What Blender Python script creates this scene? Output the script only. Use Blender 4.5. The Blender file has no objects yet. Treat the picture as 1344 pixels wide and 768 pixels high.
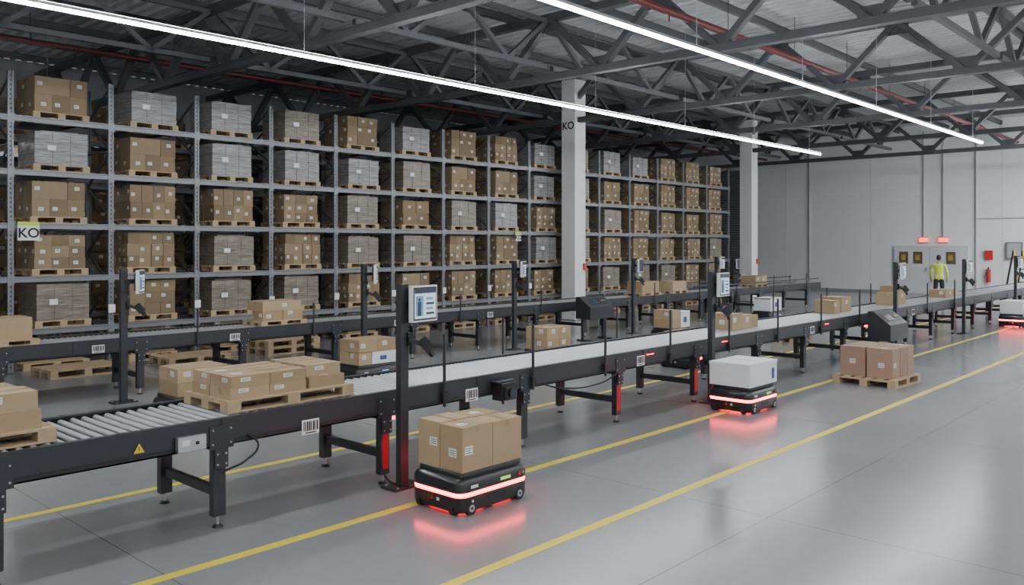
import bpy, math, random
from mathutils import Vector, Matrix
random.seed(7)
# ---------------------------------------------------------------- materials
MATS={}
def mat(name,col,rough=.5,metal=0,var=.12,scale=6,emit=None,es=0,bump=0,coat=0,col2=None,spec=.5):
    if name in MATS: return MATS[name]
    m=bpy.data.materials.new(name); m.use_nodes=True
    nt=m.node_tree; b=nt.nodes['Principled BSDF']
    b.inputs['Roughness'].default_value=rough; b.inputs['Metallic'].default_value=metal
    b.inputs['Specular IOR Level'].default_value=spec
    if coat: b.inputs['Coat Weight'].default_value=coat; b.inputs['Coat Roughness'].default_value=.1
    tc=nt.nodes.new('ShaderNodeTexCoord'); nz=nt.nodes.new('ShaderNodeTexNoise')
    nz.inputs['Scale'].default_value=scale; nz.inputs['Detail'].default_value=5
    nt.links.new(tc.outputs['Object'],nz.inputs['Vector'])
    mx=nt.nodes.new('ShaderNodeMix'); mx.data_type='RGBA'
    c1=[c*(1-var) for c in col]; c2=[min(1,c*(1+var)) for c in (col2 or col)]
    mx.inputs[6].default_value=(*c1,1); mx.inputs[7].default_value=(*c2,1)
    nt.links.new(nz.outputs['Fac'],mx.inputs[0]); nt.links.new(mx.outputs[2],b.inputs['Base Color'])
    if bump:
        bp=nt.nodes.new('ShaderNodeBump'); bp.inputs['Strength'].default_value=bump; bp.inputs['Distance'].default_value=.02
        nt.links.new(nz.outputs['Fac'],bp.inputs['Height']); nt.links.new(bp.outputs[0],b.inputs['Normal'])
    if emit:
        b.inputs['Emission Color'].default_value=(*emit,1); b.inputs['Emission Strength'].default_value=es
    MATS[name]=m; return m
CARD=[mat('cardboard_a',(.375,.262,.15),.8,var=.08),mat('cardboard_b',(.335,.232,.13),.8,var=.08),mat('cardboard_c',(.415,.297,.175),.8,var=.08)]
CARDK=[mat('cardboard_rackshade_a',(.25,.178,.102),.8,var=.10),mat('cardboard_rackshade_b',(.21,.150,.086),.8,var=.10),mat('cardboard_rackshade_c',(.29,.21,.125),.8,var=.10)]  # carton tones darkened to paint in the dimness of the racks
CARDP=[mat('cardboard_kraft_pink',(.36,.235,.17),.8,var=.08),mat('cardboard_kraft_pink2',(.32,.205,.15),.8,var=.08)]
TAPE=mat('packing_tape',(.30,.20,.115),.3,var=.05)
LABEL=mat('paper_label',(.75,.75,.75),.6,var=.02)
INK=mat('black_ink',(.02,.02,.02),.6)
WOOD=mat('pallet_wood',(.44,.32,.19),.8,var=.25,scale=9)
STEELD=mat('charcoal_steel',(.040,.043,.05),.42,.3,var=.1)
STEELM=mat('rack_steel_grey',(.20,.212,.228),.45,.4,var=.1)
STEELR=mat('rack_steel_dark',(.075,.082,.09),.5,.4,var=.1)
TRUSS=mat('truss_painted_steel',(.082,.086,.094),.6,.1,var=.15)
ROLL=mat('roller_zinc',(.55,.57,.59),.35,.5,var=.05)
ALU=mat('aluminium',(.55,.57,.6),.35,.8,var=.05)
BLK=mat('black_plastic',(.014,.014,.016),.45,var=.1)
BLKG=mat('black_gloss_shell',(.013,.013,.015),.28,var=.05,coat=.3)
RUB=mat('rubber',(.02,.02,.02),.8)
WHT=mat('white_plastic',(.72,.73,.74),.4,var=.02)
RED_E=mat('red_light_strip',(.8,.02,.03),.4,emit=(1,.004,.015),es=16)
REDC_E=mat('pale_red_light_core',(1,.3,.3),.4,emit=(1,.07,.10),es=30)
REDU_E=mat('added_red_underglow',(.8,.02,.03),.4,emit=(1,.004,.015),es=7)  # added emitter, deepens the red on the floor around the robots
REDS_E=mat('red_glow_on_leg',(.30,.01,.015),.3,emit=(1,.01,.03),es=.12)  # faint emission painting red spill light on conveyor legs
REDT_E=mat('red_photo_eye',(.9,.05,.05),.4,emit=(1,.01,.03),es=12)
BLUE=mat('blue_label',(.03,.08,.3),.4)
BLUE_E=mat('blue_indicator',(.1,.3,.9),.4,emit=(.1,.3,1),es=2)
GRN_E=mat('green_display',(.3,.8,.1),.4,emit=(.45,1,.15),es=.6)
YEL=mat('yellow_sticker',(.75,.55,.02),.5,var=.03)
AMB=mat('amber_notice_print',(.42,.31,.05),.5,var=.03)
LIME=mat('lime_tag',(.55,.65,.05),.5,var=.03)
REDP=mat('red_paint',(.12,.014,.018),.5)
REDB=mat('red_plastic',(.55,.03,.03),.4)
SCR_E=mat('screen_bright',(.4,.5,.55),.3,emit=(.5,.6,.68),es=.8)
SCRD=mat('screen_dark_block',(.02,.03,.05),.2,emit=(.03,.05,.08),es=.5)
SCRB=mat('screen_blue_block',(.1,.2,.35),.2,emit=(.12,.25,.42),es=.6)
LIGHT=mat('led_diffuser',(1,1,1),.4,emit=(.93,.97,1),es=76)
CEIL_FILL=mat('added_ceiling_fill',(1,1,1),.4,emit=(.93,.97,1),es=34)  # added emitter that lifts the dark roof
WALL_FILL=mat('added_wall_fill_light',(1,1,1),.4,emit=(.93,.97,1),es=160)  # added fill for the far wall, kept out of view
COLW=mat('column_white_paint',(.76,.77,.78),.6,var=.04)
BROWN=mat('door_notice_brown',(.13,.10,.055),.4,var=.2)
DOORM=mat('door_paint',(.66,.67,.68),.45,var=.03)
SHUT=mat('dark_shutter',(.16,.165,.175),.5,.1,var=.1)
BEAC=mat('beacon_red',(.9,.15,.08),.4,emit=(1,.13,.06),es=3)
COND=mat('conduit_grey',(.4,.41,.42),.5)
def wrapmat(name,a,b):
    m=bpy.data.materials.new(name); m.use_nodes=True; nt=m.node_tree; p=nt.nodes['Principled BSDF']
    p.inputs['Roughness'].default_value=.3
    tc=nt.nodes.new('ShaderNodeTexCoord'); mp=nt.nodes.new('ShaderNodeMapping'); mp.inputs['Scale'].default_value=(1.3,1.3,15)
    n=nt.nodes.new('ShaderNodeTexNoise'); n.inputs['Scale'].default_value=2.2; n.inputs['Detail'].default_value=6; n.inputs['Distortion'].default_value=1.0
    r=nt.nodes.new('ShaderNodeValToRGB'); r.color_ramp.elements[0].position=.34; r.color_ramp.elements[1].position=.78
    r.color_ramp.elements[0].color=(*a,1); r.color_ramp.elements[1].color=(*b,1)
    bp=nt.nodes.new('ShaderNodeBump'); bp.inputs['Strength'].default_value=.4; bp.inputs['Distance'].default_value=.015
    nt.links.new(tc.outputs['Object'],mp.inputs[0]); nt.links.new(mp.outputs[0],n.inputs[0]); nt.links.new(n.outputs['Fac'],r.inputs[0])
    nt.links.new(r.outputs[0],p.inputs['Base Color']); nt.links.new(n.outputs['Fac'],bp.inputs['Height']); nt.links.new(bp.outputs[0],p.inputs['Normal'])
    return m
WRAPG=wrapmat('stretch_wrap_grey',(.16,.155,.148),(.42,.42,.425))
WRAPB=wrapmat('stretch_wrap_brown',(.145,.115,.082),(.31,.275,.235))
SEAM=mat('wrapped_carton_seam',(.10,.09,.078),.4)
# ---------------------------------------------------------------- mesh builder
class MB:
    def __init__(s): s.v=[];s.f=[];s.m=[];s.sm=[];s.mats=[]
    def mi(s,m):
        if m not in s.mats: s.mats.append(m)
        return s.mats.index(m)
    def add(s,vs,fs,m,smooth=False):
        o=len(s.v); s.v+= [tuple(a) for a in vs]; k=s.mi(m)
        for f in fs: s.f.append([o+i for i in f]); s.m.append(k); s.sm.append(smooth)
    def box(s,x0,y0,z0,x1,y1,z1,m,M=None):
        vs=[Vector(p) for p in ((x0,y0,z0),(x1,y0,z0),(x1,y1,z0),(x0,y1,z0),(x0,y0,z1),(x1,y0,z1),(x1,y1,z1),(x0,y1,z1))]
        if M: vs=[M@p for p in vs]
        s.add(vs,[(0,3,2,1),(4,5,6,7),(0,1,5,4),(1,2,6,5),(2,3,7,6),(3,0,4,7)],m)
    def beam(s,p,q,w,h,m,up=(0,0,1)):
        p=Vector(p);q=Vector(q);d=(q-p).normalized(); u=Vector(up)
        if abs(d.dot(u))>.98: u=Vector((1,0,0))
        a=d.cross(u).normalized(); b=a.cross(d).normalized(); a*=w/2; b*=h/2
        vs=[p-a-b,p+a-b,p+a+b,p-a+b,q-a-b,q+a-b,q+a+b,q-a+b]
        s.add(vs,[(0,1,2,3),(4,7,6,5),(0,4,5,1),(1,5,6,2),(2,6,7,3),(3,7,4,0)],m)
    def cyl(s,p,q,r,m,n=10,r2=None,caps=True):
        p=Vector(p);q=Vector(q);d=(q-p).normalized(); u=Vector((0,0,1))
        if abs(d.dot(u))>.98: u=Vector((1,0,0))
        a=d.cross(u).normalized(); b=d.cross(a); r2=r if r2 is None else r2
        vs=[];
        for i in range(n):
            t=2*math.pi*i/n; vs.append(p+(a*math.cos(t)+b*math.sin(t))*r)
        for i in range(n):
            t=2*math.pi*i/n; vs.append(q+(a*math.cos(t)+b*math.sin(t))*r2)
        s.add(vs,[(i,(i+1)%n,n+(i+1)%n,n+i) for i in range(n)],m,True)
        if caps: 
            s.add(vs,[tuple(range(n))[::-1],tuple(range(n,2*n))],m)
    def loft(s,rings,m,smooth=True,cap=True):
        n=len(rings[0]); vs=[p for r in rings for p in r]; fs=[]
        for k in range(len(rings)-1):
            for i in range(n): fs.append((k*n+i,k*n+(i+1)%n,(k+1)*n+(i+1)%n,(k+1)*n+i))
        s.add(vs,fs,m,smooth)
        if cap: s.add(rings[0],[tuple(range(n))[::-1]],m); s.add(rings[-1],[tuple(range(n))],m)
    def mesh(s,name):
        me=bpy.data.meshes.new(name); me.from_pydata(s.v,[],s.f)
        for x in s.mats: me.materials.append(x)
        me.polygons.foreach_set('material_index',s.m); me.polygons.foreach_set('use_smooth',s.sm)
        me.update(); return me
    def obj(s,name,loc=(0,0,0),rz=0,bevel=0,parent=None):
        return place(s.mesh(name),name,loc,rz,bevel,parent)
def place(me,name,loc=(0,0,0),rz=0,bevel=0,parent=None):
    o=bpy.data.objects.new(name,me); bpy.context.collection.objects.link(o)
    o.location=loc; o.rotation_euler=(0,0,rz)
    if bevel:
        b=o.modifiers.new('edge_bevel','BEVEL'); b.width=bevel; b.segments=2; b.limit_method='ANGLE'
    if parent: o.parent=parent
    return o
def empty(name,loc=(0,0,0)):
    o=bpy.data.objects.new(name,None); bpy.context.collection.objects.link(o); o.location=loc; return o
def text(s,size,loc,rot,m,parent=None,name='lettering'):
    c=bpy.data.curves.new(name,'FONT'); c.body=s; c.size=size; c.align_x='CENTER'; c.align_y='CENTER'; c.extrude=.002; c.offset=size*.022
    c.materials.append(m); o=bpy.data.objects.new(name,c); bpy.context.collection.objects.link(o)
    o.location=loc; o.rotation_euler=rot
    if parent: o.parent=parent
    return o
# ---------------------------------------------------------------- room
XW,XB,YL,YR,ZR=40,-6,27,-6,7.5
def floor_mat():
    m=bpy.data.materials.new('polished_concrete'); m.use_nodes=True; nt=m.node_tree; p=nt.nodes['Principled BSDF']; L=nt.links.new
    N=nt.nodes.new
    g=N('ShaderNodeNewGeometry'); sp=N('ShaderNodeSeparateXYZ'); L(g.outputs['Position'],sp.inputs[0])
    n1=N('ShaderNodeTexNoise'); n1.inputs['Scale'].default_value=.45; n1.inputs['Detail'].default_value=7; n1.inputs['Roughness'].default_value=.6; L(g.outputs['Position'],n1.inputs['Vector'])
    n2=N('ShaderNodeTexNoise'); n2.inputs['Scale'].default_value=9; n2.inputs['Detail'].default_value=6; L(g.outputs['Position'],n2.inputs['Vector'])
    r=N('ShaderNodeValToRGB'); r.color_ramp.elements[0].position=.25; r.color_ramp.elements[1].position=.8
    r.color_ramp.elements[0].color=(.232,.240,.250,1); r.color_ramp.elements[1].color=(.288,.297,.307,1); L(n1.outputs['Fac'],r.inputs[0])
    mx=N('ShaderNodeMix'); mx.data_type='RGBA'; mx.blend_type='MULTIPLY'; mx.inputs[0].default_value=.12; L(r.outputs[0],mx.inputs[6]); L(n2.outputs['Fac'],mx.inputs[7])
    def joint(out,per,off):
        a=N('ShaderNodeMath'); a.operation='SUBTRACT'; a.inputs[1].default_value=off; L(out,a.inputs[0])
        b=N('ShaderNodeMath'); b.operation='PINGPONG'; b.inputs[1].default_value=per/2; L(a.outputs[0],b.inputs[0])
        c=N('ShaderNodeMath'); c.operation='LESS_THAN'; c.inputs[1].default_value=.005; L(b.outputs[0],c.inputs[0]); return c.outputs[0]
    j1=joint(sp.outputs[0],3.85,2.58); j2=joint(sp.outputs[1],4.2,3.1)
    mm=N('ShaderNodeMath'); mm.operation='MAXIMUM'; L(j1,mm.inputs[0]); L(j2,mm.inputs[1])
    mj=N('ShaderNodeMix'); mj.data_type='RGBA'; L(mm.outputs[0],mj.inputs[0]); L(mx.outputs[2],mj.inputs[6]); mj.inputs[7].default_value=(.13,.13,.135,1)
    L(mj.outputs[2],p.inputs['Base Color'])
    rr=N('ShaderNodeMapRange'); rr.inputs[3].default_value=.17; rr.inputs[4].default_value=.24; L(n1.outputs['Fac'],rr.inputs[0]); L(rr.outputs[0],p.inputs['Roughness'])
    p.inputs['Specular IOR Level'].default_value=.8
    return m
mb=MB(); mb.box(XB-.2,YR-.2,-.2,XW+.2,YL+.2,0,floor_mat()); mb.obj('floor')
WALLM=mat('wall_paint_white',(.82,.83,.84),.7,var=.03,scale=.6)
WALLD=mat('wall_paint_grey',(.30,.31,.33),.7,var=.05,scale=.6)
mb=MB(); mb.box(XW,YR,0,XW+.2,YL,ZR,WALLM)
for y in (18.4,14.3,8.9,5.0,.5): mb.box(XW-.012,y-.01,0,XW,y+.01,ZR,mat('panel_joint',(.62,.63,.64),.6))
mb.obj('wall_front')
mb=MB(); mb.box(XB-.2,YR,0,XB,YL,ZR,WALLM); mb.obj('wall_back')
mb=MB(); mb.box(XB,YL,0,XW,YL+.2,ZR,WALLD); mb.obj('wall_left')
mb=MB(); mb.box(XB,YR-.2,0,XW,YR,ZR,WALLM); mb.obj('wall_right')
mb=MB(); mb.box(XW-.02,YR,0,XW,10.2,.12,WALLD); mb.box(XW-.02,13.3,0,XW,20.5,.12,WALLD); mb.obj('baseboard_front')
DECK=mat('roof_deck_sheet',(.54,.55,.56),.5,.1,var=.08,scale=1)
mb=MB(); prof=[]; x=XB
while x<XW: prof+= [(x,ZR),(x+.11,ZR),(x+.15,ZR+.07),(x+.26,ZR+.07)]; x+=.3
vs=[];fs=[]
for px,pz in prof: vs+= [(px,YR,pz),(px,YL,pz)]
for i in range(len(prof)-1): fs.append((2*i,2*i+1,2*i+3,2*i+2))
mb.add(vs,fs,DECK); mb.box(XB,YR,ZR+.12,XW+.2,YL,ZR+.2,DECK); mb.obj('ceiling')
def truss_mesh():
    mb=MB(); zb,zt=5.82,7.12; y0,y1=YR+.05,YL-.05
    mb.box(-.09,y0,zb-.07,.09,y1,zb+.07,TRUSS); mb.box(-.11,y0,zb+.05,.11,y1,zb+.075,TRUSS)
    mb.box(-.09,y0,zt-.08,.09,y1,zt+.08,TRUSS)
    n=12; st=(y1-y0)/n
    for i in range(n):
        ya=y0+i*st; yb=ya+st; ym=(ya+yb)/2
        mb.beam((0,ya,zb),(0,ym,zt),.12,.15,TRUSS,up=(1,0,0)); mb.beam((0,ym,zt),(0,yb,zb),.12,.15,TRUSS,up=(1,0,0))
        mb.box(-.012,ya-.24,zb,.012,ya+.24,zb+.28,TRUSS); mb.box(-.012,ym-.24,zt-.30,.012,ym+.24,zt,TRUSS)
    return mb.mesh('roof_truss')
tm=truss_mesh()
TX=[-1.8,3.5,8.8,14.1,19.45,24.8,30.3,35.6]
for x in TX: place(tm,'roof_truss',(x,0,0))
mb=MB(); y=YR+.6
while y<YL-.3: mb.box(XB,y-.04,7.22,XW,y+.04,7.36,TRUSS); mb.box(XB,y-.07,7.36,XW,y+.07,7.375,TRUSS); y+=2.05
mb.box(XB,YR,7.375,XB+.1,YL,7.49,TRUSS); mb.obj('roof_purlins')
def lat():
    mb=MB(); zb,zt=6.05,7.05
    for a,b in zip(TX[:-1],TX[1:]):
        mb.box(a+.1,-.05,zb-.05,b-.1,.05,zb+.05,TRUSS)
        m=(a+b)/2; q=(b-a)/4
        mb.beam((a+.1,0,zt),(a+q,0,zb),.09,.10,TRUSS,up=(0,1,0)); mb.beam((a+q,0,zb),(m,0,zt),.09,.10,TRUSS,up=(0,1,0))
        mb.beam((m,0,zt),(b-q,0,zb),.09,.10,TRUSS,up=(0,1,0)); mb.beam((b-q,0,zb),(b-.1,0,zt),.09,.10,TRUSS,up=(0,1,0))
        mb.box(a+.1,-.05,zt-.05,b-.1,.05,zt+.05,TRUSS)
    return mb.mesh('lattice_girder')
lm=lat()
for y in (4.4,11.9,16.6): place(lm,'lattice_girder',(0,y,0))
def pipe(y,z,r=.05):
    mb=MB(); mb.cyl((XB+.1,y,z),(XW-.05,y,z),r,REDP,12)
    x=0
    while x<38: mb.cyl((x,y,z),(x,y,7.4),.008,STEELD,5); mb.cyl((x+.9,y,z+.05),(x+.9,y,z-.18),.014,REDP,6); x+=3.1
    mb.obj('sprinkler_pipe')
pipe(8.35,6.45,.07); pipe(19.4,6.45)
def strip(y,x0,x1,z=5.0,m=LIGHT,up=True,w=.026):
    mb=MB(); mb.box(x0,y-w,z,x1,y+w,z+.034,m); mb.box(x0,y-w-.006,z+.035,x1,y+w+.006,z+.075,ALU)
    if up: mb.box(x0,y-.02,z+.076,x1,y+.02,z+.08,CEIL_FILL)  # glow added on top of the housing to brighten the ceiling
    mb.box(x0-.02,y-.036,z-.004,x0,y+.036,z+.08,ALU); mb.box(x1,y-.036,z-.004,x1+.02,y+.036,z+.08,ALU)
    x=x0+.4
    while x<x1: mb.cyl((x,y,z+.08),(x,y,7.4),.005,ALU,5); x+=3.6
    mb.obj('linear_led_light')
strip(10.85,-4,26); strip(6.32,-4,26.1); strip(1.8,-4,26); strip(-2.7,-4,37)
for y in (5.2,3.0,.8): strip(y,29.5,37.5,5.4,m=WALL_FILL,w=.04)  # unseen strips added to brighten the far wall
strip(21.4,-4,7.5,4.6,up=False)
YP=mat('yellow_floor_paint',(.74,.60,.055),.45,var=.08,scale=14)
mb=MB()
for y in (4.0,5.47,7.53): mb.box(-3,y-.045,.0,XW-1,y+.045,.003,YP)
mb.obj('yellow_floor_markings')
for i,cx in enumerate((19.5,30.4)):
    mb=MB(); mb.box(-.25,-.25,0,.25,.25,7.0,COLW)
    mb.box(-.27,-.27,0,.27,.27,.02,STEELM)
    mb.box(.12,-.30,1.45,.24,-.25,1.65,REDB)
    c=mb.obj('structural_column',(cx,15.5,0),bevel=.01)
    if i==0:
        text('KO',.30,(-.254,0,3.5+2.15),(math.pi/2,0,-math.pi/2),INK,c)
mb=MB()
mb.box(XW-.05,10.2,0,XW-.002,13.3,2.14,mat('door_frame',(.56,.57,.58),.5))
for a,b in ((10.28,11.72),(11.76,13.22)):
    mb.box(XW-.08,a,.02,XW-.04,b,2.08,DOORM)
for a in (12.65,12.05,10.7): mb.box(XW-.1,a-.02,1.35,XW-.08,a+.36,1.88,BROWN); 
mb.box(XW-.13,11.6,1.0,XW-.08,11.65,1.2,ALU); mb.box(XW-.13,11.83,1.0,XW-.08,11.88,1.2,ALU)
for a in (12.70,12.1,10.75): mb.box(XW-.104,a+.04,1.5,XW-.1,a+.22,1.74,AMB)
mb.obj('door_1')
mb=MB(); z=0
while z<5.6: mb.box(XW-.06,20.7,z,XW-.01,25,z+.11,SHUT); z+=.12
mb.box(XW-.1,20.55,0,XW-.01,20.7,5.75,SHUT); mb.box(XW-.25,20.5,5.6,XW-.01,25,6.0,SHUT); mb.obj('door_2')
for y in (12.0,11.2):
    mb=MB(); mb.box(XW-.12,y-.16,2.3,XW-.01,y+.16,2.5,BEAC); mb.box(XW-.06,y-.19,2.26,XW-.005,y+.19,2.3,STEELM); mb.box(XW-.06,y-.19,2.5,XW-.005,y+.19,2.53,STEELM)
    mb.cyl((XW-.04,y,2.5),(XW-.04,y,7.2),.03,COND,8); mb.obj('warning_beacon')
mb=MB()
for y in (9.9,17.2): mb.cyl((XW-.04,y,0),(XW-.04,y,7.3),.035,COND,8)
mb.cyl((XW-.04,9.9,3.3),(XW-.04,2,3.3),.025,COND,8); mb.obj('wall_conduit')
mb=MB(); mb.box(XW-.12,9.25,1.55,XW-.01,9.55,1.95,REDB); mb.cyl((XW-.12,9.4,.6),(XW-.12,9.4,1.15),.09,REDB,12); mb.cyl((XW-.12,9.4,1.15),(XW-.12,9.4,1.25),.03,BLK,8); mb.beam((XW-.12,9.4,1.22),(XW-.2,9.55,.8),.02,.02,BLK)
mb.obj('fire_extinguisher')
mb=MB(); mb.box(XW-.14,8.15,1.6,XW-.03,8.75,2.3,STEELM); mb.box(XW-.15,8.2,1.65,XW-.14,8.7,2.25,COND); mb.obj('electrical_cabinet')
# ---------------------------------------------------------------- pallets and loads
def pallet(mb,x0,y0,z0,w,d,h=.13,m=WOOD):
    t=h*.16
    n=6
    for i in range(n):
        a=y0+i*(d-.11)/(n-1); mb.box(x0,a,z0+h-t,x0+w,a+.11,z0+h,m)
    for i in range(3):
        a=x0+i*(w-.12)/2; mb.box(a,y0,z0+h-2*t,a+.12,y0+d,z0+h-t,m)
        for j in range(3):
            b=y0+j*(d-.12)/2; mb.box(a,b,z0+t,a+.12,b+.12,z0+h-2*t,m)
    for j in range(3):
        b=y0+j*(d-.12)/2; mb.box(x0,b,z0,x0+w,b+.12,z0+t,m)
def carton(mb,x0,y0,z0,sx,sy,sz,cm=None,label=.6,tape=True,tdir=0,big=1):
    g=.003; cm=cm or random.choice(CARD)
    x0+=g;y0+=g;sx-=2*g;sy-=2*g
    mb.box(x0,y0,z0,x0+sx,y0+sy,z0+sz-.002,cm)
    if tape:
        if tdir==0:
            mb.box(x0-.001,y0+sy/2-.022,z0+sz-.06,x0+sx+.001,y0+sy/2+.022,z0+sz-.001,TAPE); mb.box(x0+.001,y0+sy/2-.0015,z0+sz-.001,x0+sx-.001,y0+sy/2+.0015,z0+sz-.0005,INK)
        else:
            mb.box(x0+sx/2-.022,y0-.001,z0+sz-.06,x0+sx/2+.022,y0+sy+.001,z0+sz-.001,TAPE)
    def lab(face):
        lw=min(.09*big,sx*.3); lh=min(.07*big,sz*.35)
        if face=='y':
            a=x0+random.uniform(.08,.6)*(sx-lw); b=z0+sz*random.uniform(.3,.6)
            b=min(b,z0+sz-lh-.01)
            mb.box(a,y0-.002,b,a+lw,y0,b+lh,LABEL)
            for k in range(3): mb.box(a+.1*lw,y0-.003,b+lh*(.2+.25*k),a+lw*(.9-.2*(k%2)),y0-.002,b+lh*(.28+.25*k),INK)
        elif face=='x':
            a=y0+random.uniform(.1,.6)*(sy-lw); b=z0+sz*random.uniform(.3,.55)
            b=min(b,z0+sz-lh-.01)
            mb.box(x0-.002,a,b,x0,a+lw,b+lh,LABEL)
            for k in range(3): mb.box(x0-.003,a+.1*lw,b+lh*(.2+.25*k),x0-.002,a+lw*.85,b+lh*(.28+.25*k),INK)
        else:
            a=x0+random.uniform(.1,.6)*(sx-lw); b=y0+random.uniform(.1,.5)*(sy-lw)
            mb.box(a,b,z0+sz-.002,a+lw,b+lw*.8,z0+sz,LABEL)
            mb.box(a+.1*lw,b+.2*lw,z0+sz,a+.8*lw,b+.3*lw,z0+sz+.0008,INK)
    if random.random()<label: lab('y')
    if random.random()<label: lab('x')
    if random.random()<label*.5: lab('z')
LWD=.94
def load_cartons(nx,ny,nz,w=.88,d=.9,h=.6):
    mb=MB(); pallet(mb,-LWD/2,-.47,0,LWD,.94,.12)
    for i in range(nx):
        for j in range(ny):
            for k in range(nz):
                if j not in (0,ny-1) and i not in(0,nx-1) and k<nz-1: continue
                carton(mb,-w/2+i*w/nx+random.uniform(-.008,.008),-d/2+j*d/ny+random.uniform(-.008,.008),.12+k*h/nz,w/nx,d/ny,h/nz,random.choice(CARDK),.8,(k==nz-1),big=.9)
    return mb.mesh('pallet_load_cartons')
def load_wrap(m,h):
    mb=MB(); pallet(mb,-LWD/2,-.47,0,LWD,.94,.12)
    n=7; rings=[]
    for k in range(n+1):
        z=.10+h*k/n; ring=[]
        for s in range(28):
            t=s/28*4; sd=int(t); f=t-sd
            w,d=.44,.45
            c=[(-w,-d),(w,-d),(w,d),(-w,d)]; a=c[sd]; b=c[(sd+1)%4]
            px=a[0]+(b[0]-a[0])*f; py=a[1]+(b[1]-a[1])*f
            e=random.uniform(-.007,.005)
            l=math.hypot(px,py); ring.append((px+px/l*e,py+py/l*e,z+random.uniform(-.006,.006)))
        rings.append(ring)
    mb.loft(rings,m,smooth=False)
    # carton seams showing through the film
    for k in (1,2): mb.box(-.43,-.454,.10+h*k/3-.003,.43,-.44,.10+h*k/3+.003,SEAM); mb.box(-.444,-.43,.10+h*k/3-.003,-.43,.43,.10+h*k/3+.003,SEAM)
    for q in (-.15,.15): mb.box(q-.003,-.454,.12,q+.003,-.44,.08+h,SEAM)
    mb.box(-.24,-.475,.10+h*.45,-.10,-.46,.10+h*.60,LABEL)
    mb.box(-.3,-.3,.1+h,.32,.25,.1+h+.03,m)
    return mb.mesh('pallet_load_wrapped')
LC=[load_cartons(3,2,2,h=.62),load_cartons(4,2,2,h=.64),load_cartons(3,2,3,h=.66),load_cartons(3,3,3,w=.86,h=.60),load_cartons(2,2,2,w=.84,h=.60),load_cartons(4,3,3,w=.9,h=.66)]
LWg=[load_wrap(WRAPG,.60),load_wrap(WRAPG,.66)]; LWb=[load_wrap(WRAPB,.62),load_wrap(WRAPB,.66)]
# ---------------------------------------------------------------- rack
X0=4.80; BAY=1.66; K0,K1=-1,15
LEV=[.74,1.65,2.57,3.49,4.41]
def rack_mesh():
    mb=MB(); D=1.05
    HOLE=mat('upright_slot',(.03,.03,.035),.7)
    for k in range(K0,K1+1):
        x=X0+BAY*k
        for y in (0,D):
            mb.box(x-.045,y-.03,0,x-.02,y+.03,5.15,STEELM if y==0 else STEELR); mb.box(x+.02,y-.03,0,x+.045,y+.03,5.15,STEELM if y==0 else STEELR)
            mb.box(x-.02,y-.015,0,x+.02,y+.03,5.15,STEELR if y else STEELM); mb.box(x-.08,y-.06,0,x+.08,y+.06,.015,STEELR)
        if k<5:
            z=.1
            while z<5.1: mb.box(x-.010,-.0165,z,x+.010,-.015,z+.03,HOLE); z+=.08
        z=.2; s=0
        while z<4.9:
            a,b=(0,D) if s%2==0 else (D,0)
            mb.beam((x,a,z),(x,b,min(z+.62,5.1)),.03,.03,STEELR)
            if s%3==0: mb.beam((x,0,z),(x,D,z),.03,.03,STEELR)
            z+=.62; s+=1
        for L in LEV: mb.box(x-.055,-.045,L-.14,x+.055,-.03,L+.03,STEELM)
    for L in LEV:
        for k in range(K0,K1):
            a=X0+BAY*k+.045; b=a+BAY-.09
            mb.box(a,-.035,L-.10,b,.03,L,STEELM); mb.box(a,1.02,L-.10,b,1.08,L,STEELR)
            mb.box(a,-.04,L-.03,b,-.035,L-.022,STEELR)
            for t in (.28,.75): mb.box(a+(b-a)*t-.03,.03,L-.05,a+(b-a)*t+.03,1.02,L-.005,STEELR)
    return mb.mesh('pallet_rack')
rk=rack_mesh()
pattern={0:'PBCCGC',1:'CCCCCG',2:'CBBCGG',3:'CBCCGB',4:'CCBBGC',5:'CCBCBG',6:'CCCBCC',7:'CCCGCC'}
def fill(rack,row):
    for k in range(K0,K1):
        for l in range(6):
            z=0 if l==0 else LEV[l-1]
            if row==0 and k in pattern: s=pattern[k][l]
            else: s=random.choice('CCCCCGBB' if row==0 else 'CCB-')
            if s=='-': continue
            xx=X0+BAY*k+.83+random.uniform(-.04,.04)
            me=random.choice(LC) if s=='C' else random.choice(LWg) if s in 'GW' else random.choice(LWb)
            if s=='P':
                mb=MB(); pallet(mb,-.55,-.4,0,1.1,.9,.12); me=mb.mesh('empty_pallet')
            place(me,'palletised_goods',(xx,.53+random.uniform(-.03,.03),z+.001),random.uniform(-.02,.02),parent=rack)
for row,y in enumerate((16.0,18.9,22.6)):
    r=place(rk,'pallet_rack',(0,y,0)); fill(r,row)
def sign(x,z,w,h,name='aisle_sign'):
    mb=MB(); mb.box(-w/2,-.01,-h/2,w/2,.01,h/2,LABEL); mb.box(-w/2,-.012,h/2-h*.22,w/2,-.01,h/2,LIME)
    o=mb.obj(name,(x,15.93,z)); text('KO',h*.72,(0,-.014,-h*.12),(math.pi/2,0,0),INK,o); return o
sign(5.06,2.43,.34,.32); sign(17.55,2.43,.24,.26)
mb=MB()
for k in range(1,9):
    x=X0+BAY*k; mb.box(x-.06,15.935,.95,x+.06,15.945,1.1,LABEL)
mb.obj('bay_label_plates')
def floor_pallet(x,y,n=1,rz=0):
    mb=MB()
    for i in range(n): pallet(mb,-.6,-.4,i*.145,1.2,.8,.144)
    mb.obj('wooden_pallet',(x,y,0),rz)
floor_pallet(5.6,15.2,1,.05); floor_pallet(7.6,15.2,1); floor_pallet(9.6,15.25,2,.04)
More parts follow.
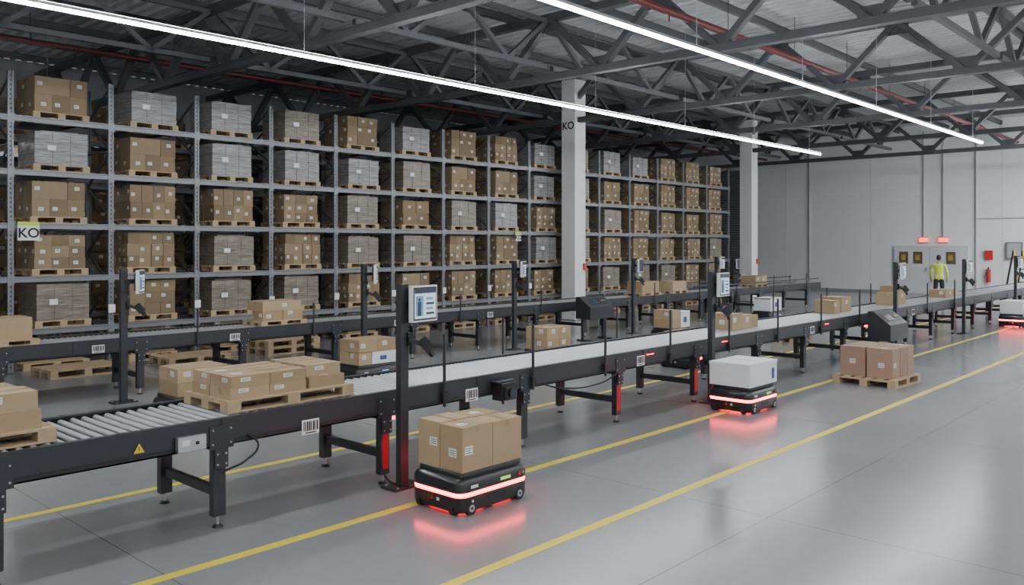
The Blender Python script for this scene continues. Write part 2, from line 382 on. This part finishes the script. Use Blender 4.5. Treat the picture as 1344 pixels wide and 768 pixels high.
# ---------------------------------------------------------------- conveyor
def barcode(mb,x,y,z,w,h):
    mb.box(x,y-.004,z,x+w,y,z+h,LABEL)
    xx=x+w*.08
    rnd=random.Random(3)
    while xx<x+w*.9:
        t=rnd.choice((.004,.007,.011))*w/.12; mb.box(xx,y-.0055,z+h*.25,min(xx+t,x+w*.93),y-.004,z+h*.88,INK); xx+=t+rnd.choice((.004,.007))*w/.12
    mb.box(x+w*.2,y-.0055,z+h*.08,x+w*.8,y-.004,z+h*.16,INK)
def conveyor(name,x0,x1,yf,yb,zt,legs,joints,pitch=lambda x:.062,rr=.024):
    mb=MB()
    def rail(y,s):
        mb.box(x0,min(y,y+s*.012),zt-.19,x1,max(y,y+s*.012),zt+.012,STEELD)
        mb.box(x0,min(y,y+s*.045),zt-.19,x1,max(y,y+s*.045),zt-.178,STEELD)
        mb.box(x0,min(y,y+s*.05),zt+.012,x1,max(y,y+s*.05),zt+.024,STEELD)
        mb.box(x0,min(y-s*.006,y),zt-.165,x1,max(y-s*.006,y),zt-.15,BLK)
    rail(yf,1); rail(yb,-1)
    x=x0+.04
    while x<x1-.03:
        mb.cyl((x,yf+.05,zt-.02),(x,yb-.05,zt-.02),rr,ROLL,10 if x<7 else 8,caps=False)
        x+=pitch(x)
    mb.box(x0,yf+.02,zt-.12,x1,yb-.02,zt-.11,BLK)
    for xl in legs:
        for y,sg in ((yf,1),(yb,-1)):
            yc=y+sg*.06
            mb.box(xl-.05,yc-.035,.09,xl+.05,yc+.035,zt-.19,STEELD)
            mb.cyl((xl,yc,.015),(xl,yc,.1),.012,ALU,8); mb.cyl((xl,yc,0),(xl,yc,.02),.045,BLK,12,r2=.03)
            mb.cyl((xl,yc,.075),(xl,yc,.09),.022,ALU,6)
            yo=y-sg*.008
            a=min(yo,y); b=max(yo,y)
            mb.box(xl-.10,a,zt-.21,xl+.10,b,zt-.03,STEELD); mb.box(xl-.055,a,zt-.36,xl+.055,b,zt-.21,STEELD)
            for dx,dz in ((-.075,-.06),(.075,-.06),(-.075,-.17),(.075,-.17),(-.035,-.25),(.035,-.25),(-.035,-.33),(.035,-.33)):
                mb.cyl((xl+dx,yo-sg*.006,zt+dz),(xl+dx,yo,zt+dz),.008,ALU,6)
        mb.box(xl-.025,yf+.09,.24,xl+.025,yb-.09,.31,STEELD)
        mb.box(xl-.03,yf+.05,zt-.24,xl+.03,yb-.05,zt-.19,STEELD)
    for xj in joints: mb.box(xj-.006,yf-.007,zt-.19,xj+.006,yf,zt+.024,BLK)
    return mb
Y1f,Y1b,Y2f,Y2b=6.10,7.12,12.40,13.35; ZT=.83
legs1=[1.75,3.3,4.93,6.85,8.6,10.45]+[12.3+1.75*i for i in range(13)]
mb=conveyor('c',-1.0,34.5,Y1f,Y1b,ZT,legs1,[1.0,3.3,6.1,9.1],pitch=lambda x:.088 if x<5.6 else .056)
for x,z in ((4.02,.60),(5.93,.62),(8.95,.66),(14.2,.66),(19.5,.66)): barcode(mb,x,Y1f-.006,z,.17,.125)
mb.add([(2.62,Y1f-.008,.70),(2.70,Y1f-.008,.70),(2.66,Y1f-.008,.77)],[(0,1,2)],YEL); mb.box(2.657,Y1f-.0095,.715,2.663,Y1f-.008,.745,INK)
mb.box(2.93,Y1f-.05,.655,3.15,Y1f-.008,.765,ALU); mb.box(2.96,Y1f-.052,.70,3.02,Y1f-.05,.74,LABEL); mb.cyl((3.08,Y1f-.056,.71),(3.08,Y1f-.05,.71),.014,BLK,10)
# red light painted onto station legs as dim strips, photo-eyes under and on the rail
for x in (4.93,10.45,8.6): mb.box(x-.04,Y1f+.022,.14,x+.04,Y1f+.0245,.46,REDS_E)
for x in (5.06,8.75,10.7,17.2): mb.box(x-.05,Y1f+.10,.56,x+.05,Y1f+.16,.59,REDT_E)
for x in (9.25,11.2,14.9): mb.box(x-.08,Y1f-.012,ZT-.05,x+.08,Y1f-.008,ZT-.042,REDT_E)
mb.obj('roller_conveyor')
legs2=[1.9,3.6,5.45,7.1,8.9,10.7]+[12.5+1.8*i for i in range(10)]
mb=conveyor('c2',-1.0,29.8,Y2f,Y2b,ZT,legs2,[4.5,9],pitch=lambda x:.075)
for x in (4.75,6.85,10.2,12.7,16): barcode(mb,x,Y2f-.006,.67,.17,.11)
mb.obj('roller_conveyor')
mb=MB()
for x in (5.62,6.93,8.25,9.7,11.3,12.9,14.6,16.4,18.4,20.5,22.6): 
    mb.cyl((x,Y1f-.03,.62),(x,Y1f-.03,1.33),.016,STEELD,8); mb.box(x-.03,Y1f-.05,.68,x+.03,Y1f-.012,.76,BLK)
for x in (7.6,10.0,12.6,15.0,17.5,20): 
    mb.cyl((x,Y1b+.03,.62),(x,Y1b+.03,1.3),.014,STEELD,8); mb.box(x-.03,Y1b+.012,.68,x+.03,Y1b+.05,.76,BLK)
mb.obj('conveyor_guide_posts')
mb=MB()
for x in (6.3,8.4,11.9,14.4,16.6,19,21.3,23.5,26,28.5):
    mb.cyl((x,Y2f-.03,.62),(x,Y2f-.03,1.2),.015,STEELD,8)
mb.box(21,Y2b+.02,1.02,29.5,Y2b+.04,1.06,STEELD); mb.box(21,Y2f-.04,.98,29.5,Y2f-.02,1.02,STEELD)
for x in (21,23,25,27,29.4): mb.cyl((x,Y2b+.03,.62),(x,Y2b+.03,1.1),.015,STEELD,8)
mb.obj('conveyor_guide_posts')
mb=MB(); mb.box(-.11,-.14,-.10,.11,0,.08,BLK); mb.box(-.09,-.17,-.08,.09,-.14,.05,BLKG); mb.cyl((0,-.17,-.02),(0,-.2,-.02),.05,BLKG,16); mb.cyl((.0,-.201,-.02),(0,-.203,-.02),.035,SCRD,16)
mb.box(-.13,-.1,.08,.13,0,.10,STEELD); mb.cyl((.0,-.05,-.1),(0,-.05,-.15),.015,BLK,8); mb.obj('barcode_reader',(6.42,Y1f-.01,.69),bevel=.008)
def cable(name,pts,r=.009):
    c=bpy.data.curves.new(name,'CURVE'); c.dimensions='3D'; c.bevel_depth=r; c.bevel_resolution=2
    s=c.splines.new('BEZIER'); s.bezier_points.add(len(pts)-1)
    for b,p in zip(s.bezier_points,pts): b.co=p; b.handle_left_type=b.handle_right_type='AUTO'
    c.materials.append(RUB); o=bpy.data.objects.new(name,c); bpy.context.collection.objects.link(o); return o
cable('power_cable',[(3.52,Y1f-.012,.70),(3.6,Y1f-.03,.60),(3.5,Y1f-.03,.50),(3.36,Y1f-.03,.46),(3.3,Y1f-.01,.44)])
cable('power_cable',[(4.88,Y1f-.02,.55),(4.8,Y1f-.08,.35),(4.85,Y1f-.12,.08),(5.0,Y1f-.25,.02)])
cable('power_cable',[(7.1,Y1f-.02,.66),(7.4,Y1f-.03,.58),(8.2,Y1f-.03,.55),(8.5,Y1f-.02,.62)])
# ---------------------------------------------------------------- terminals
def terminal(x,y,pan=0,h=1.86,scale=1,dark=False,scanner=True,side=1):
    mb=MB()
    mb.box(-.045,-.035,.02,.045,.035,h,STEELD); mb.box(-.16,-.10,0,.16,.11,.02,STEELD)
    for a in (-.12,.12):
        for b in (-.08,.08): mb.cyl((a,b,.02),(a,b,.03),.012,ALU,6)
    mb.box(-.05,-.045,h-.35,.05,-.035,h-.3,BLK)
    M=Matrix.Translation((.175*side,-.05,h-.18))@Matrix.Rotation(pan,4,'Z')@Matrix.Scale(scale,4)
    mb.beam((0,-.02,h-.18),(.175*side,-.03,h-.18),.05,.05,BLK)
    mb.box(-.17,-.055,-.165,.17,-.01,.165,WHT,M); mb.box(-.13,-.01,-.12,.13,.02,.12,BLK,M)
    mb.box(-.157,-.058,-.15,.157,-.055,.15,BLK,M)
    mb.box(-.145,-.06,-.135,.145,-.058,.135,SCR_E if not dark else SCRD,M)
    if not dark:
        mb.box(-.145,-.0615,.095,.145,-.06,.135,SCRD,M); mb.box(-.13,-.0615,-.11,-.03,-.06,.07,SCRB,M); mb.box(-.105,-.0625,-.11,-.06,-.0615,.02,SCRD,M)
        mb.box(-.095,-.0625,.025,-.07,-.0615,.05,SCRD,M)
        for k in range(4): mb.box(.01,-.0615,-.1+.045*k,.12-.02*(k%2),-.06,-.08+.045*k,SCRB if k%2 else SCRD,M)
    if scanner:
        mb.beam((.03,-.05,h-.5),(.16,-.12,h-.56),.05,.04,BLK); mb.beam((.13,-.11,h-.5),(.2,-.16,h-.60),.06,.09,BLK); mb.beam((.18,-.15,h-.57),(.24,-.14,h-.66),.035,.04,BLK)
        mb.box(.02,-.06,h-.56,.06,.0,h-.44,BLK)
    return mb.obj('operator_terminal',(x,y,0),bevel=.004)
terminal(4.98,5.94,.12,1.84); terminal(10.55,5.94,.1,1.82); terminal(18.0,5.94,.1,1.84); terminal(22.9,5.94,0,1.84); terminal(28.2,5.94,0)
terminal(5.0,11.95,.95,1.86); terminal(9.15,11.95,.85,1.86); terminal(13.05,11.95,.5,1.86); terminal(17.4,11.95,.3,1.86,dark=True); terminal(21.5,11.95,.2,1.86)
terminal(26.9,14.3,.2,1.7,dark=True)
def console(x,y,zb,h,w,legs=False):
    mb=MB(); d=.42
    pr=[(-d/2,0),(d/2,0),(d/2,h),(d/2-.1,h),(-d/2,h*.55)]
    vs=[(-w/2,a,zb+b) for a,b in pr]+[(w/2,a,zb+b) for a,b in pr]; n=5
    mb.add(vs,[tuple(range(n)),tuple(range(2*n-1,n-1,-1))]+[(i,n+i,n+(i+1)%n,(i+1)%n) for i in range(n)],STEELD)
    sl=(h*.45)/(d-.1)
    M=Matrix.Translation((0,-.05,zb+h*.775+.003))@Matrix.Rotation(math.atan(sl),4,'X')
    mb.box(-w*.38,-.12,0,w*.38,.12,.006,BLK,M); mb.box(-w*.3,-.08,.006,w*.05,.08,.009,SCRD,M)
    for i in range(3): mb.cyl(M@Vector((w*(.14+.08*i),0,.005)),M@Vector((w*(.14+.08*i),0,.02)),.018,[REDB,LIME,ALU][i],10)
    for a in (-w/2+.06,w/2-.06): mb.box(a-.03,.02,0,a+.03,.08,zb,STEELD); mb.box(a-.03,-.2,0,a+.03,.2,.03,STEELD)
    mb.obj('control_console',(x,y,0),bevel=.006)
console(16.9,5.72,.38,.55,.95); console(15.7,11.85,.5,.5,.9); 
# ---------------------------------------------------------------- mobile robots
def rrect(hx,hy,r,z,n=6):
    pts=[]
    for cx,cy,a0 in ((hx-r,hy-r,0),(-hx+r,hy-r,90),(-hx+r,-hy+r,180),(hx-r,-hy+r,270)):
        for i in range(n+1):
            a=math.radians(a0+90*i/n); pts.append((cx+r*math.cos(a),cy+r*math.sin(a),z))
    return pts
def amr_mesh(lit=True):
    mb=MB(); hx,hy=.42,.31
    mb.loft([rrect(hx-.02,hy-.02,.07,.024),rrect(hx-.002,hy-.002,.09,.045),rrect(hx,hy,.09,.150)],BLKG)
    s=RED_E if lit=='red' else SCRD
    mb.loft([rrect(hx-.008,hy-.008,.085,.150),rrect(hx-.008,hy-.008,.085,.188)],s,cap=False)
    mb.loft([rrect(hx-.005,hy-.005,.087,.164),rrect(hx-.005,hy-.005,.087,.173)],REDC_E if lit=='red' else SCRD,cap=False)
    if lit=='red': mb.loft([rrect(hx-.10,hy-.10,.06,.0235),rrect(hx-.105,hy-.105,.06,.021)],REDU_E)  # recessed glow added to strengthen the red on the floor
    mb.loft([rrect(hx,hy,.09,.188),rrect(hx,hy,.09,.255),rrect(hx-.02,hy-.02,.08,.29),rrect(hx-.05,hy-.05,.07,.30)],BLKG)
    mb.loft([rrect(hx-.05,hy-.04,.05,.30),rrect(hx-.05,hy-.04,.05,.33),rrect(hx-.06,hy-.05,.05,.34)],BLK)
    for a in (-.29,.29):
        for b in (-hy+.02,hy-.02):
            sg=-1 if b<0 else 1
            mb.cyl((a,b-.02,.055),(a,b+.02,.055),.055,RUB,18); mb.cyl((a,b+sg*.02,.055),(a,b+sg*.023,.055),.03,ALU,14); mb.cyl((a,b+sg*.023,.055),(a,b+sg*.026,.055),.012,BLK,8)
    for b in (-.2,.2): mb.cyl((-hx+.04,b-.02,.05),(-hx+.04,b+.02,.05),.05,RUB,16); mb.cyl((0,b-.03,.07),(0,b+.03,.07),.07,RUB,16)
    mb.box(.05,-hy-.003,.215,.17,-hy+.01,.24,GRN_E if lit=='red' else BLUE_E); mb.box(-.3,-hy-.003,.215,-.22,-hy+.01,.24,LABEL)
    mb.cyl((.28,-hy-.012,.23),(.28,-hy+.01,.23),.018,REDB,12); mb.cyl((.335,-hy+.0,.23),(.335,-hy+.02,.23),.012,YEL,10)
    mb.box(-hx-.003,-.08,.205,-hx+.01,.08,.25,BLK); mb.box(-hx-.004,-.06,.095,-hx+.01,-.03,.12,LABEL); mb.box(-hx-.004,.02,.095,-hx+.01,.04,.12,REDB)
    mb.cyl((-.28,-hy-.003,.11),(-.28,-hy+.01,.11),.012,LABEL,8)
    mb.box(-.1,-hy-.002,.08,.1,-hy+.01,.13,BLK)
    return mb.mesh('mobile_robot')
AR=amr_mesh('red'); AB=amr_mesh('blue')
def amr(x,y,me=AR,rz=0): return place(me,'autonomous_mobile_robot',(x,y,0),rz)
def boxes(name,x,y,z,lst,rz=0,pal=None,bevel=.004):
    mb=MB()
    if pal: pallet(mb,*pal)
    for l in lst: carton(mb,*l)
    return mb.obj(name,(x,y,z),rz,bevel)
amr(5.13,5.21)
C=CARD
boxes('carton_stack',5.13,5.21,.341,[(-.36,-.27,0,.36,.27,.37,C[0],.9,True,1),(0,-.27,0,.36,.27,.365,C[0],.3,True,1),(-.36,.0,0,.36,.27,.38,C[2],.6,True,1),(0,.0,0,.36,.27,.37,C[1],.3,True,1)])
amr(10.5,5.43)
WB=mat('white_carton',(.74,.75,.76),.55,var=.02)
mb=MB()
mb.box(-.39,-.29,0,.39,.29,.30,WB); mb.box(-.395,-.295,.27,.395,.295,.305,WB); mb.box(.24,-.299,.06,.30,-.29,.2,BLUE); mb.box(-.394,-.05,.08,-.39,.12,.11,LABEL)
mb.box(-.002,-.295,.305,.002,.295,.307,STEELM)
mb.obj('white_carton',(10.5,5.43,.341),bevel=.006)
amr(26.1,5.52)
mb=MB(); mb.box(-.38,-.27,0,.38,.27,.34,WB); mb.box(-.1,-.274,.1,.1,-.27,.2,BLUE); mb.box(-.385,-.275,.3,.385,.275,.345,WB); mb.obj('white_carton',(26.1,5.52,.341),bevel=.006)
def wcart(x,y,x0,x1,h,sy=.24):
    mb=MB(); mb.box(x0,-.26,0,x1,sy,h,WB); m=(x0+x1)/2; mb.box(m-.08,-.264,h*.3,m+.05,-.26,h*.65,BLUE); mb.box(x0,-.265,h-.03,x1,sy+.005,h+.003,WB); mb.obj('white_carton',(x,y,.342),bevel=.004)
amr(5.15,10.2,AB); boxes('carton_stack',5.15,10.2,.341,[(-.34,-.25,0,.3,.5,.17,C[1]),(-.34,-.25,.17,.66,.5,.17,C[2])]); wcart(5.15,10.2,-.03,.34,.165)
amr(8.3,10.75,AB); boxes('carton_stack',8.3,10.75,.341,[(-.36,-.26,0,.24,.5,.19,C[2]),(-.36,-.26,.195,.36,.5,.19,C[0]),(0,-.26,.195,.36,.5,.19,C[1])])
wcart(8.3,10.75,-.11,.36,.185)
amr(11.6,9.8,AB); boxes('carton_stack',11.6,9.8,.341,[(-.33,-.26,0,.33,.5,.2,C[0]),(0,-.26,0,.33,.5,.2,C[1]),(-.33,-.26,.2,.33,.5,.2,C[2]),(0,-.26,.2,.33,.5,.2,C[0])])
amr(16.5,10.3,AB); boxes('carton_stack',16.5,10.3,.341,[(-.36,-.26,0,.33,.5,.2,C[0]),(-.36,-.26,.2,.33,.5,.2,C[2])]); wcart(16.5,10.3,-.02,.36,.36)
amr(22.5,10.9,AB); wcart(22.5,10.9,-.34,.34,.36)
amr(13.45,8.1,AB); boxes('carton_stack',13.45,8.1,.341,[(-.36,-.26,0,.36,.5,.3,CARDP[0]),(0,-.26,0,.36,.5,.3,CARDP[1])])
boxes('carton_stack',18.6,8.5,0,[(-.4,-.3,.12,.4,.55,.3,C[0]),(0,-.3,.12,.4,.55,.3,C[1])],pal=(-.45,-.35,0,.9,.7,.12))
zc=ZT+.006
boxes('palletised_cartons',3.45,6.28,zc,[(.04,.03,.10,.36,.34,.095,C[2],.7),(.04,.38,.10,.36,.3,.095,C[0],.7),(.40,.03,.10,.36,.34,.095,C[0],.7),(.40,.38,.10,.36,.3,.095,C[1],.7),
  (.05,.04,.195,.36,.33,.095,C[0],.9),(.05,.38,.195,.36,.3,.095,C[2],.9),(.41,.04,.195,.35,.33,.095,C[1],.9),(.41,.38,.195,.35,.3,.095,C[0],.9),
  (.80,.05,.10,.38,.34,.10,C[1],.8),(.80,.40,.10,.38,.28,.10,C[2],.8),(.80,.10,.20,.37,.3,.10,C[2],.8),(.80,.42,.20,.37,.26,.10,C[0],.8)],pal=(0,0,0,1.24,.74,.10))
boxes('palletised_cartons',1.04,6.3,zc,[(.1,.04,.10,.5,.34,.13,C[1],.9),(.6,.04,.10,.46,.34,.13,C[0],.9),(.1,.40,.10,.5,.3,.13,C[2],.9),(.6,.40,.10,.46,.3,.13,C[1],.9),
   (.15,.06,.23,.42,.3,.12,C[0],.9),(.58,.05,.23,.46,.3,.13,C[2],.9),(.58,.38,.23,.44,.3,.12,C[0],.9)],pal=(0,0,0,1.14,.74,.10))
boxes('carton_group',12.2,6.5,zc,[(0,0,0,.36,.45,.26,C[0]),(.38,.02,0,.3,.4,.22,C[2]),(.7,.05,0,.28,.4,.2,C[1])])
boxes('carton_group',16.5,6.6,zc,[(0,0,0,.3,.4,.26,C[1]),(.5,.05,0,.5,.4,.3,C[0])])
boxes('carton_group',19.6,6.5,zc,[(0,0,0,.34,.4,.28,C[0]),(.4,.05,0,.55,.4,.42,C[1])])
boxes('carton_group',23.4,6.5,zc,[(0,0,0,.8,.4,.2,C[1]),(.9,.05,0,.4,.4,.16,C[2])])
def grp(x,l,pal=None): boxes('palletised_cartons',x,12.55,zc,l,pal=pal)
grp(7.5,[(.05,.04,.08,.38,.3,.17,C[1],.8),(.44,.04,.08,.38,.3,.17,C[0],.8),(.05,.04,.25,.75,.5,.16,C[2],.8)],(0,0,0,.88,.6,.08))
grp(3.25,[(.05,.04,.08,.75,.5,.3,C[0],.8)],(0,0,0,.88,.6,.08))
grp(18.7,[(.05,.04,.08,.8,.5,.3,C[1],.4)],(0,0,0,.9,.6,.08)); grp(20.2,[(.05,.04,.08,.7,.5,.26,C[2],.4)],(0,0,0,.8,.6,.08)); grp(25.1,[(.05,.04,.08,.4,.5,.28,C[1],.4),(.46,.04,.08,.4,.5,.28,C[0],.4)],(0,0,0,.9,.6,.08))
boxes('palletised_cartons',13.42,4.45,0,[(.05,.04,.13,.3,.4,.46,CARDP[0],.3),(.36,.04,.13,.3,.4,.46,CARDP[1],.3),(.67,.04,.13,.26,.4,.46,CARDP[0],.3),(.05,.46,.13,.3,.4,.46,CARDP[1],.3),(.36,.46,.13,.3,.4,.46,CARDP[0],.3),(.67,.46,.13,.26,.4,.46,CARDP[1],.3)],rz=-.04,pal=(-.03,-.03,0,1.05,.98,.13))
# step ladder + packing desk
mb=MB()
for s in (-.25,.25):
    mb.beam((s,-.5,0),(s*.7,0,2.0),.05,.08,YEL); mb.beam((s,.5,0),(s*.7,0,2.0),.04,.06,BLK)
for k in range(7):
    t=(k+1)/8; w=.25*(1-.3*t); mb.box(-w,-.5*(1-t)-.06,2*t-.015,w,-.5*(1-t)+.06,2*t+.015,YEL if k%2 else BLK)
mb.obj('step_ladder',(37.2,7.75,0),1.2)
mb=MB(); mb.box(-.7,-.35,.84,.7,.35,.88,STEELD)
for a in (-.65,.65):
    for b in (-.3,.3): mb.box(a-.03,b-.03,0,a+.03,b+.03,.84,STEELD)
mb.box(-.2,0,.88,.25,.06,1.22,BLK); mb.box(.35,-.1,.88,.6,.2,1.1,WHT); mb.box(-.6,-.2,.88,-.3,.1,1.05,BLK)
mb.obj('packing_desk',(28.4,15.0,0)); 
# ---------------------------------------------------------------- worker
def worker(loc,rz):
    root=empty('warehouse_worker',loc); root.rotation_euler=(0,0,rz)
    V=[];E=[];R=[]
    def v(p,r,par=None):
        V.append(p);R.append(r)
        if par is not None: E.append((par,len(V)-1))
        return len(V)-1
    pel=v((0,0,.98),(.155,.11))
    sp=v((0,.0,1.12),(.15,.105),pel); ch=v((0,.01,1.33),(.17,.115),sp); nk=v((0,0,1.50),(.07,.07),ch); nt=v((0,.015,1.58),(.055,.055),nk)
    for s in (-1,1):
        sh=v((s*.19,0,1.45),(.065,.065),ch); el=v((s*.27,-.02,1.17),(.048,.048),sh); wr=v((s*.27,.10,.95),(.03,.03),el); hd=v((s*.265,.125,.88),(.036,.022),wr)
        for f,(dx,ln) in enumerate(((-.03,.065),(-.01,.08),(.01,.075),(.03,.06))):
            a=v((s*.265+dx*.3,.135+dx,.85-.0),(.011,.011),hd); b=v((s*.262+dx*.3,.145+dx,.85-ln*.55),(.010,.010),a); v((s*.255+dx*.3,.14+dx,.85-ln),(.008,.008),b)
        a=v((s*.235,.15,.87),(.012,.012),hd); v((s*.23,.165,.83),(.010,.010),a)
        hp=v((s*.095,0,.90),(.095,.10),pel); kn=v((s*.115,.02+.03*s,.50),(.066,.068),hp); an=v((s*.125,-.01+.08*s,.10),(.042,.045),kn); ft=v((s*.135,.13+.08*s,.045),(.042,.036),an)
    me=bpy.data.meshes.new('body'); me.from_pydata(V,E,[]); o=bpy.data.objects.new('body',me); bpy.context.collection.objects.link(o)
    sk=o.modifiers.new('skin','SKIN'); sk.use_smooth_shade=True
    for i,r in enumerate(R): me.skin_vertices[0].data[i].radius=r
    me.skin_vertices[0].data[0].use_root=True
    o.modifiers.new('sub','SUBSURF').levels=2
    dg=bpy.context.evaluated_depsgraph_get(); nm=bpy.data.meshes.new_from_object(o.evaluated_get(dg)); bpy.data.objects.remove(o)
    nm.materials.clear()
    HV=mat('hi_vis_fabric',(.62,.72,.05),.7,var=.05); PANT=mat('navy_trousers',(.02,.024,.035),.8); SK=mat('skin',(.5,.3,.22),.5); SH=mat('boot_black',(.015,.015,.015),.5); RF=mat('reflective_band',(.65,.66,.66),.3)
    for m in (HV,PANT,SK,SH,RF): nm.materials.append(m)
    for p in nm.polygons:
        c=p.center; p.use_smooth=True; arm=abs(c.x)>.205 and c.z<1.5
        if c.z<.12: k=3
        elif arm: k=2 if c.z<.98 else (4 if 1.2<c.z<1.25 else 0)
        elif c.z<.93: k=1
        elif c.z>1.52: k=2
        else: k=4 if (1.04<c.z<1.09 or 1.2<c.z<1.25) or (.09<abs(c.x)<.125 and c.z>1.25) else 0
        p.material_index=k
    b=bpy.data.objects.new('body',nm); bpy.context.collection.objects.link(b); b.parent=root
    HAIR=mat('dark_hair',(.03,.02,.015),.7)
    mb=MB()
    def ell(c,r,m,n=16,k=12,zmin=-1,zmax=1):
        rings=[]
        for i in range(k+1):
            z=zmin+(zmax-zmin)*i/k; z=max(-.995,min(.995,z)); q=math.sqrt(1-z*z)
            rings.append([(c[0]+r[0]*q*math.cos(2*math.pi*j/n),c[1]+r[1]*q*math.sin(2*math.pi*j/n),c[2]+r[2]*z) for j in range(n)])
        mb.loft(rings,m)
    ell((0,.02,1.70),(.076,.095,.118),SK); ell((0,.005,1.728),(.083,.098,.10),HAIR,zmin=-.1)
    ell((0,-.015,1.70),(.081,.088,.10),HAIR,zmin=-.55,zmax=.6)
    mb.add([(-.013,.112,1.68),(.013,.112,1.68),(0,.14,1.685),(0,.112,1.72)],[(0,2,1),(0,3,2),(1,2,3)],SK)
    for s in (-1,1): ell((s*.03,.108,1.71),(.012,.008,.007),WHT,8,6); ell((s*.03,.115,1.71),(.005,.004,.005),INK,8,6); ell((s*.08,.015,1.695),(.01,.02,.032),SK,8,6)
    ell((0,.108,1.645),(.024,.006,.007),REDP,10,6)
    mb.obj('head',parent=root)
worker((33.4,9.5,0),-1.35)
# ---------------------------------------------------------------- camera / world
cam=bpy.data.cameras.new('camera'); co=bpy.data.objects.new('camera',cam); bpy.context.collection.objects.link(co)
co.location=(0,0,2.2); co.rotation_euler=(math.pi/2,0,math.radians(42.64-90)); cam.sensor_width=36; cam.lens=36*1111/1344; cam.shift_y=-63/1344
cam.clip_end=200
bpy.context.scene.camera=co
w=bpy.data.worlds.new('world'); bpy.context.scene.world=w; w.use_nodes=True
w.node_tree.nodes['Background'].inputs[0].default_value=(.5,.55,.6,1); w.node_tree.nodes['Background'].inputs[1].default_value=.3
